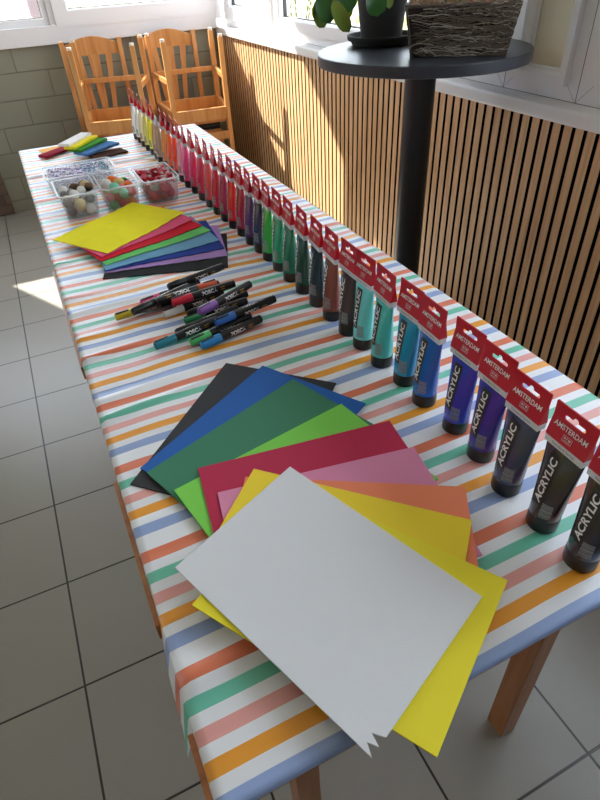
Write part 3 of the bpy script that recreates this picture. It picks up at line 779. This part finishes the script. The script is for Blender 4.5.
for i, (y, c, lab) in enumerate(TUBES):
    o = tube0 if i == 0 else copy_tree(tube0)
    o.location = ({0: .438, 1: .438, 2: .440, 3: .451, 4: .455, 5: .452, 6: .455}.get(i, .448) - .018 * max(0, (y - 1.2)) / 1.3 + rnd.uniform(-.001, .001), y - .003, TZ + .0003)
    o.rotation_euler = (0, 0, R(rnd.uniform(-2.5, 2.5) - 1.0 - 6.5 * min(1, max(0, (y - .75) / .4))))
    c = tuple(min(255, int(q * 1.12 + 6)) for q in c)
    mt = basic('paint_%02d' % i, srgb(*c), .22, .5, sss=.25 if y > 1 else 0, coat=.5)
    o.scale = (1, 1, 1.025)
    body = [q for q in o.children if q.name.startswith('tube_body')][0]
    body.material_slots[0].link = 'OBJECT'; body.material_slots[0].material = mt
    tag(o, lab, 'paint tube', 'paint tubes in a row along the table')
# the tan tube with its card torn off, white top left
o = empty('paint_tube', (.432, 2.088, TZ + .0003), R(-7)); tag(o, 'pale brown paint tube with a white top and no red card', 'paint tube', 'paint tubes in a row along the table')
for chd in tube0.children:
    if chd.name.split('.')[0] in ('header_card',): continue
    cp = copy_tree(chd, o)
    if cp.name.startswith('tube_body'): cp.material_slots[0].link = 'OBJECT'; cp.material_slots[0].material = basic('paint_pale_brown', srgb(190, 160, 134), .25, coat=.5)
mb = MB(); mb.add([(-.0055, -.027, .124), (.0055, -.027, .124), (.0055, .027, .124), (-.0055, .027, .124), (-.0006, -.028, .146), (.0006, -.028, .146), (.0006, .028, .146), (-.0006, .028, .146)], [(0, 3, 2, 1), (4, 5, 6, 7), (0, 1, 5, 4), (1, 2, 6, 5), (2, 3, 7, 6), (3, 0, 4, 7)])
mb.build('white_top', M['band'], o)

# ------------------------------------------------------------------ foam sheets fanned at the near end
def foam(name_col, col, A, ang, z, label, L=.290, W_=.204, poly=None):
    """A = corner at the start of the long edge, sheet lies to the right of that edge"""
    mt = basic('foam_' + name_col, srgb(*col), .72, .3, .04, 6, .12, 900)
    mb = MB()
    if poly is None:
        d = Vector((math.cos(R(ang)), math.sin(R(ang)))); s_ = Vector((-d.y, d.x))
        poly = [Vector(A), Vector(A) + d * L, Vector(A) + d * L + s_ * W_, Vector(A) + s_ * W_]
    cx = sum(p[0] for p in poly) / len(poly); cy = sum(p[1] for p in poly) / len(poly)
    mb.prism([(p[0] - cx, p[1] - cy) for p in poly], 0, .0019)
    o = mb.build('foam_sheet', mt, bevel=.0003); o.location = (cx, cy, z)
    tag(o, label, 'foam sheet', 'foam sheets fanned at the near end of the table'); return o
ZF = TZ + .0004; dz = .0021
foam('black', (50, 50, 54), (.209, .804), -135.6, ZF, 'black foam sheet, lowest of the near fan', L=.302)
foam('blue', (30, 96, 176), (.262, .762), -149.4, ZF + dz, 'blue foam sheet between the black and dark green sheets')
foam('dark_green', (62, 128, 98), (.291, .698), -160.1, ZF + 2 * dz, 'dark green foam sheet on the blue one')
foam('light_green', (130, 214, 84), (.329, .600), -169.4, ZF + 3 * dz, 'light green foam sheet between dark green and crimson')
foam('crimson', (190, 40, 78), (.372, .5285), 172.0, ZF + 4 * dz, 'crimson foam sheet on the light green one')
foam('pink', (226, 142, 176), (.370, .4625), 170.0, ZF + 5 * dz, 'pink foam sheet on the crimson one', L=.280, W_=.190)
foam('orange', (246, 140, 102), (.3845, .3675), 148.6, ZF + 6 * dz, 'orange foam sheet peeping out between pink and yellow', W_=.188)
foam('yellow', (250, 220, 56), (.356, .319), 134.7, ZF + 7 * dz, 'warm yellow foam sheet, lower of the two yellow ones', W_=.185)
foam('lemon', (246, 228, 54), (.336, .234), 122.0, ZF + 8 * dz, 'lemon yellow foam sheet directly under the white one', L=.280, W_=.203)
foam('white', (226, 226, 230), None, 0, ZF + 9 * dz, 'white foam sheet on top with a jagged cut corner',
     poly=[(.2973, .23), (.1323, .1585), (.1231, .1671), (.1227, .1547), (.1154, .1628), (.1129, .1502), (.0118, .4175), (.1962, .5018)])

# ------------------------------------------------------------------ felt sheets fanned behind the markers
def felt(nm, col, Rp, ang, k, label, L=.285, W_=.198, amp=1.0):
    mt = basic('felt_' + nm, srgb(*col), .95, .1, .08, 40, .5, 700)
    d = Vector((math.cos(R(ang)), math.sin(R(ang)))); s_ = Vector((-d.y, d.x)); A = Vector(Rp) - d * L
    n1, n2 = 28, 18; vs = []
    def wave(x, y): return .0045 * (.5 + .5 * math.sin((x - .1) * 26 + (y - 1.3) * 9)) * (.35 + .65 * min(1, max(0, (x - .05) / .3))) 
    for lay in (0, 1):
        for i in range(n1 + 1):
            for j in range(n2 + 1):
                q = A + d * (L * i / n1) + s_ * (W_ * j / n2)
                jag = .0012 * math.sin(i * 1.7 + k) if j in (0, n2) else 0
                q = q + s_ * jag
                vs.append((q.x, q.y, TZ + .0008 + k * .0021 + wave(q.x, q.y) * (k + 2) / 9 + lay * .0014))
    m_ = (n1 + 1) * (n2 + 1); fs = []
    for i in range(n1):
        for j in range(n2):
            a = i * (n2 + 1) + j; fs.append((a, a + 1, a + n2 + 2, a + n2 + 1)); fs.append((m_ + a, m_ + a + n2 + 1, m_ + a + n2 + 2, m_ + a + 1))
    for i in range(n1):
        for a in (i * (n2 + 1), i * (n2 + 1) + n2): fs.append((a, a + n2 + 1, m_ + a + n2 + 1, m_ + a))
    for j in range(n2):
        for a in (j, n1 * (n2 + 1) + j): fs.append((a, a + 1, m_ + a + 1, m_ + a))
    mb = MB(); mb.add(vs, fs); o = mb.build('felt_sheet', mt, smooth=True)
    tag(o, label, 'felt sheet', 'felt sheets fanned in the middle of the table')
felt('black', (48, 50, 52), (.343, 1.167), -18.8, 0, 'black felt sheet, lowest of the middle fan')
felt('lilac', (176, 142, 206), (.362, 1.222), -12, 1, 'lilac felt sheet on the black one')
felt('dark_blue', (50, 74, 160), (.368, 1.262), -5, 2, 'dark blue felt sheet between lilac and light blue')
felt('light_blue', (116, 168, 204), (.371, 1.306), 4, 3, 'light blue felt sheet under the green one')
felt('green', (116, 208, 116), (.370, 1.370), 12.5, 4, 'light green felt sheet between red and light blue')
felt('red', (214, 34, 52), (.360, 1.408), 16, 5, 'red felt sheet between pink and green')
felt('pink', (226, 90, 130), (.354, 1.458), 22.7, 6, 'pink felt sheet just under the yellow one')
felt('yellow', (244, 232, 48), (.344, 1.513), 33.5, 7, 'yellow felt sheet, topmost of the middle fan')

# ------------------------------------------------------------------ small folded felts at the far end
def folded(nm, col, A, ang, z0_, label, L=.16, W_=.085, lift=.0, th=.009):
    mt = basic('small_' + nm, srgb(*col), .9, .1, .08, 50, .4, 600)
    mb = MB(); n = 12; vs = []
    for i in range(n + 1):
        t = i / n; zz = lift * t ** 1.5
        for y in (-W_ / 2, W_ / 2):
            vs.append((L * t, y, zz)); vs.append((L * t, y, zz + th))
    fs = [(0, 1, 3, 2), (4 * n, 4 * n + 2, 4 * n + 3, 4 * n + 1)]
    for i in range(n):
        a = i * 4; c = a + 4
        fs += [(a, c, c + 1, a + 1), (a + 2, a + 3, c + 3, c + 2), (a, a + 2, c + 2, c), (a + 1, c + 1, c + 3, a + 3)]
    mb.add(vs, fs); o = mb.build('folded_felt', mt, bevel=.002); o.location = (A[0], A[1], z0_); o.rotation_euler = (0, 0, R(ang))
    tag(o, label, 'felt', 'small folded felts at the far end of the table')
folded('peach', (244, 190, 120), (.055, 2.50), 10, TZ + .0006, 'peach felt lying flat at the far left table end', .13, .07, 0, .002)
folded('dark_red', (156, 40, 62), (.055, 2.395), 38, TZ + .003, 'dark red folded felt, leftmost of the far bundle', .17, .045)
folded('brown', (84, 54, 44), (.215, 2.290), 14, TZ + .0006, 'dark brown folded felt, lowest right of the far bundle', .13, .07, 0, .006)
folded('blue', (84, 130, 190), (.180, 2.305), 34, TZ + .0125, 'blue folded felt of the far bundle', .165, .07)
folded('green', (70, 150, 60), (.165, 2.325), 44, TZ + .022, 'green folded felt under the yellow one at the far end', .165, .055)
folded('yellow', (238, 222, 50), (.150, 2.330), 50, TZ + .0315, 'yellow folded felt at the far end', .165, .045)
folded('white', (238, 234, 236), (.135, 2.345), 52, TZ + .041, 'white folded felt, topmost at the far end', .165, .045)

# ------------------------------------------------------------------ clear tubs with pompoms
def tub(x0, x1, y0, y1, h, lab, nm='plastic_tub'):
    cx, cy = (x0 + x1) / 2, (y0 + y1) / 2; hx, hy = (x1 - x0) / 2, (y1 - y0) / 2
    def rr(hx, hy, r, z, n=5):
        out = []
        for qx, qy, a0 in ((1, 1, 0), (-1, 1, 90), (-1, -1, 180), (1, -1, 270)):
            for k in range(n):
                a = R(a0 + 90 * k / (n - 1)); out.append((qx * (hx - r) + r * math.cos(a), qy * (hy - r) + r * math.sin(a), z))
        return out
    ins = .011
    rings = [rr(hx - ins, hy - ins, .012, .0006), rr(hx - .003, hy - .003, .014, h - .004), rr(hx, hy, .015, h - .004), rr(hx, hy, .015, h), rr(hx - .0042, hy - .0042, .013, h), rr(hx - ins - .0012, hy - ins - .0012, .011, .002)]
    n = len(rings[0]); vs = [p for rg in rings for p in rg]
    fs = [tuple(reversed(range(n)))]
    for i in range(len(rings) - 1):
        for k in range(n): k2 = (k + 1) % n; fs.append((i * n + k, i * n + k2, (i + 1) * n + k2, (i + 1) * n + k))
    fs.append(tuple(range((len(rings) - 1) * n, len(rings) * n)))
    e = empty(nm, (cx, cy, TZ + .0004)); tag(e, lab, 'tub', 'clear tubs of craft pompoms')
    mb = MB(); mb.add(vs, fs[:1] + fs[1 + 0:]); mb.build('tub_wall', M['tub'], e, smooth=True)
    # thicker rim so the lip reads
    mb = MB(); r1 = rr(hx + .001, hy + .001, .016, h + .0004); r2_ = rr(hx - .004, hy - .004, .013, h + .0004); r3 = rr(hx + .001, hy + .001, .016, h - .003)
    vs = r1 + r2_ + r3; fs = [(k, (k + 1) % n, n + (k + 1) % n, n + k) for k in range(n)] + [(2 * n + k, 2 * n + (k + 1) % n, (k + 1) % n, k) for k in range(n)]
    mb.add(vs, fs); mb.build('rim', M['rim'], e)
    return cx, cy, hx, hy
M['rim'] = clear('tub_rim', (.97, .98, .99, 1), .45, .8)
T1 = tub(.043, .152, 1.672, 1.842, .068, 'clear tub of grey, brown and black pompoms, left of three')
T2 = tub(.160, .268, 1.670, 1.842, .068, 'clear tub of brightly coloured pompoms, middle of three')
T3 = tub(.276, .384, 1.668, 1.842, .068, 'clear tub of red and dark green pompoms, right of three')
T4 = tub(.030, .250, 1.955, 2.105, .044, 'clear tub of lilac and teal confetti behind the pompom tubs')
def ball_mesh():
    bm = bmesh.new(); bmesh.ops.create_icosphere(bm, subdivisions=3, radius=1)
    for v in bm.verts: v.co *= 1 + .05 * noise.noise(v.co * 6)
    me = bpy.data.meshes.new('pompom'); bm.to_mesh(me); bm.free()
    for pl in me.polygons: pl.use_smooth = True
    me.materials.append(M['moss']); return me
bme = ball_mesh(); bmats = {}
def ball(x, y, z, r, cname, col, where, group):
    if cname not in bmats: bmats[cname] = basic('pompom_' + cname, srgb(*col), .95, .1, .12, 3, .5, 12)
    o = bpy.data.objects.new('pompom', bme); C.objects.link(o); o.location = (x, y, z); o.scale = (r, r, r); o.rotation_euler = (random.random() * 6, random.random() * 6, 0)
    o.material_slots[0].link = 'OBJECT'; o.material_slots[0].material = bmats[cname]
    tag(o, '%s pompom among those in the %s' % (cname, where), 'pompom', '%s pompoms in the %s' % (cname, where))
def fill(Tn, cols, where, n=34, seed=1, top=.064, rr=(.0115, .0165)):
    rnd = random.Random(seed); cx, cy, hx, hy = Tn
    B = [[rnd.uniform(-.03, .03), rnd.uniform(-.06, .06), .02 + .004 * i, rnd.uniform(*rr)] for i in range(n)]
    for it in range(420):
        for p in B: p[2] -= .0012 if it < 360 else 0
        for i in range(n):
            p = B[i]
            for j in range(i + 1, n):
                q = B[j]; dx, dy, dz_ = q[0] - p[0], q[1] - p[1], q[2] - p[2]; rs = p[3] + q[3]
                if abs(dx) < rs and abs(dy) < rs and abs(dz_) < rs:
                    d = math.sqrt(dx * dx + dy * dy + dz_ * dz_) + 1e-6
                    if d < rs:
                        k = (rs - d) / d * .5; p[0] -= dx * k; p[1] -= dy * k; p[2] -= dz_ * k; q[0] += dx * k; q[1] += dy * k; q[2] += dz_ * k
            ins = .0125 * (1 - max(0, min(p[2], .068)) / .068) + .0045
            ax, ay = hx - ins - p[3], hy - ins - p[3]
            p[0] = min(ax, max(-ax, p[0])); p[1] = min(ay, max(-ay, p[1])); p[2] = max(p[3] + .0022, p[2])
    for p in B:
        if p[2] > top: continue
        c = rnd.choice(cols); ball(cx + p[0], cy + p[1], TZ + .0004 + p[2], p[3], c[0], c[1], where, '')
fill(T1, [('grey', (150, 148, 148)), ('white', (226, 224, 220)), ('black', (36, 36, 38)), ('brown', (112, 88, 70)), ('beige', (196, 170, 128)), ('cream', (226, 204, 140)), ('dark grey', (88, 86, 90))], 'left tub', seed=4)
fill(T2, [('pink', (224, 120, 140)), ('sky blue', (100, 190, 214)), ('red', (204, 40, 54)), ('green', (66, 150, 70)), ('orange', (236, 118, 50)), ('cream', (228, 210, 160)), ('white', (222, 222, 220)), ('mint', (130, 206, 180))], 'middle tub', seed=9)
fill(T3, [('red', (190, 34, 52)), ('dark green', (52, 66, 56)), ('rose', (216, 80, 110)), ('white', (226, 220, 218)), ('crimson', (150, 24, 40))], 'right tub', n=20, top=.045, seed=6)
# small beads heaped over the right tub
sme = bme
rnd = random.Random(21); cx, cy, hx, hy = T3
n_b = 0
for i in range(11):
    for j in range(15):
        if (i + j) % 2: continue
        x = cx + (-.040 + .08 * i / 10) ; y = cy + (-.070 + .14 * j / 14); r = rnd.uniform(.0052, .0066)
        c = rnd.choice([('red', (178, 28, 44)), ('crimson', (140, 20, 36)), ('white', (228, 216, 212)), ('pink', (214, 150, 150)), ('crimson', (140, 20, 36))])
        o = bpy.data.objects.new('mini_pompom', bme); C.objects.link(o); o.location = (x, y, TZ + .0560 + rnd.uniform(-.001, .003)); o.scale = (r, r, r * .8)
        if c[0] not in bmats: bmats[c[0]] = basic('pompom_' + c[0], srgb(*c[1]), .9, .1)
        o.material_slots[0].link = 'OBJECT'; o.material_slots[0].material = bmats[c[0]]
        tag(o, 'tiny %s pompom on top of the right tub' % c[0], 'pompom', 'tiny %s pompoms on top of the right tub' % c[0])
# confetti
cf = MB(); cx, cy, hx, hy = T4; rnd = random.Random(5)
cm = [basic('confetti_white', srgb(250, 250, 252), .3), basic('confetti_lilac', srgb(190, 150, 226), .3), basic('confetti_teal', srgb(30, 150, 166), .3), basic('confetti_purple', srgb(110, 76, 160), .3)]
for i in range(2400):
    x = rnd.uniform(-.094, .094); y = rnd.uniform(-.060, .060); z = .005 + .034 * rnd.random() ** .5
    a = Vector((rnd.uniform(-1, 1), rnd.uniform(-1, 1), rnd.uniform(-.5, .5))).normalized() * .0038; c = a.cross(Vector((rnd.uniform(-.5, .5), rnd.uniform(-.5, .5), 1))).normalized() * .0038
    p = Vector((x, y, z)); up = a.cross(c).normalized() * .0005
    k = rnd.choice([0, 0, 0, 1, 3]) if x < .01 else rnd.choice([0, 0, 2, 2, 1])
    q = [p - a, p + c, p + a, p - c]; cf.add([v - up for v in q] + [v + up for v in q], [(3, 2, 1, 0), (4, 5, 6, 7), (0, 1, 5, 4), (1, 2, 6, 5), (2, 3, 7, 6), (3, 0, 4, 7)], k)
o = cf.build('confetti', cm); o.location = (cx, cy, TZ + .0004); tag(o, 'lilac, white and teal confetti filling the back tub', 'confetti', kind='stuff')

# ------------------------------------------------------------------ paint markers
def marker_proto():
    root = empty('paint_marker')
    b = MB(); r = .0082
    b.tube([(-.026, 0, 0), (-.024, 0, 0), (.060, 0, 0), (.0605, 0, 0), (.0685, 0, 0), (.0690, 0, 0)], [.0074, r, r, .0077, .0077, .0066], 18); b.build('barrel', M['barrel'], root, smooth=True)
    b = MB(); b.tube([(-.0685, 0, 0), (-.0680, 0, 0), (-.0665, 0, 0), (-.0270, 0, 0), (-.0262, 0, 0)], [.0060, .0070, .0076, .0086, .0084], 18)
    cap = b.build('marker_cap', M['band'], root, smooth=True)
    b = MB(); b.box(-.067, -.040, -.0018, .0018, .0074, .0095); b.build('clip', M['barrel'], cap, bevel=.0004)
    vs, fs = text_mesh('POSCA', .0108, .0005)
    mb = MB()
    for (ang0, xx) in ((R(60), .010), (R(180), .010), (R(300), .010)):
        out = []
        for v in vs:
            th = ang0 - v.y / r; out.append((xx + v.x, (r + .0002) * math.cos(th), (r + .0002) * math.sin(th)))
        mb.add(out, fs)
    mb.build('lettering', M['letter_white'], root)
    mb = MB()
    for ang0 in (R(60), R(180), R(300)):
        out = []
        for (x, y) in ((.034, -.003), (.044, -.003), (.044, .003), (.034, .003)):
            th = ang0 + y / r; out.append((x, (r + .0003) * math.cos(th), (r + .0003) * math.sin(th)))
        mb.add(out, [(0, 1, 2, 3)])
    mb.build('stripe_mark', basic('ochre_print', srgb(206, 150, 60), .5), root)
    return root
mk0 = marker_proto()
r_ = .0088
MK = [  # x, y, angle, layer, colour, label
    (.132, 1.061, 7.1, 0, (222, 204, 60), 'marker with a yellow cap, leftmost in the pile'),
    (.160, 1.048, 21, 1, (26, 26, 28), 'all black marker crossing over the yellow capped one'),
    (.190, 1.098, 12.2, 0, (226, 60, 130), 'marker with a bright pink cap at the back of the pile'),
    (.252, 1.108, 15.1, 1, (28, 28, 30), 'black capped marker, furthest right at the back of the pile'),
    (.225, 1.073, 10.5, 0, (30, 30, 32), 'black capped marker lying in front of the pink capped one'),
    (.212, 1.046, 188, 1.1, (232, 96, 56), 'marker with an orange cap pointing to the right'),
    (.220, 1.027, 12.0, 0, (222, 216, 210), 'marker with a white cap'),
    (.242, 1.020, 6.5, 1.25, (214, 36, 62), 'marker with a red cap lying over the white capped one'),
    (.250, .975, 7.8, 0, (40, 146, 92), 'marker with a dark green cap'),
    (.267, .955, 25, 2.0, (134, 80, 160), 'marker with a purple cap lying on top of the green one'),
    (.175, .925, 14.4, 0, (20, 128, 146), 'marker with a teal cap, leftmost in the front row'),
    (.222, .948, 13.0, 0, (26, 26, 28), 'black capped marker between the teal and purple ones'),
    (.236, .905, 15.1, 0, (86, 196, 110), 'marker with a light green cap'),
    (.250, .884, 15.7, 0, (36, 136, 204), 'marker with a light blue cap, nearest the camera'),
    (.293, .918, 12.5, 1.0, (52, 108, 190), 'marker with a mid blue cap beside the light blue one'),
    (.262, 1.000, 10, 0, (30, 30, 32), 'black capped marker under the red and green ones')]
for i, (x, y, a, lay, c, lab) in enumerate(MK):
    o = mk0 if i == 0 else copy_tree(mk0)
    o.location = (x, y, TZ + r_ * 1.12 + lay * .0170)
    o.rotation_euler = (R(random.uniform(-20, 20)), 0, R(a))
    cap = [q for q in o.children if q.name.startswith('marker_cap')][0]
    cap.material_slots[0].link = 'OBJECT'; cap.material_slots[0].material = basic('marker_cap_%d' % i, srgb(*c), .35, .5)
    tag(o, lab, 'marker', 'paint markers heaped on the table')
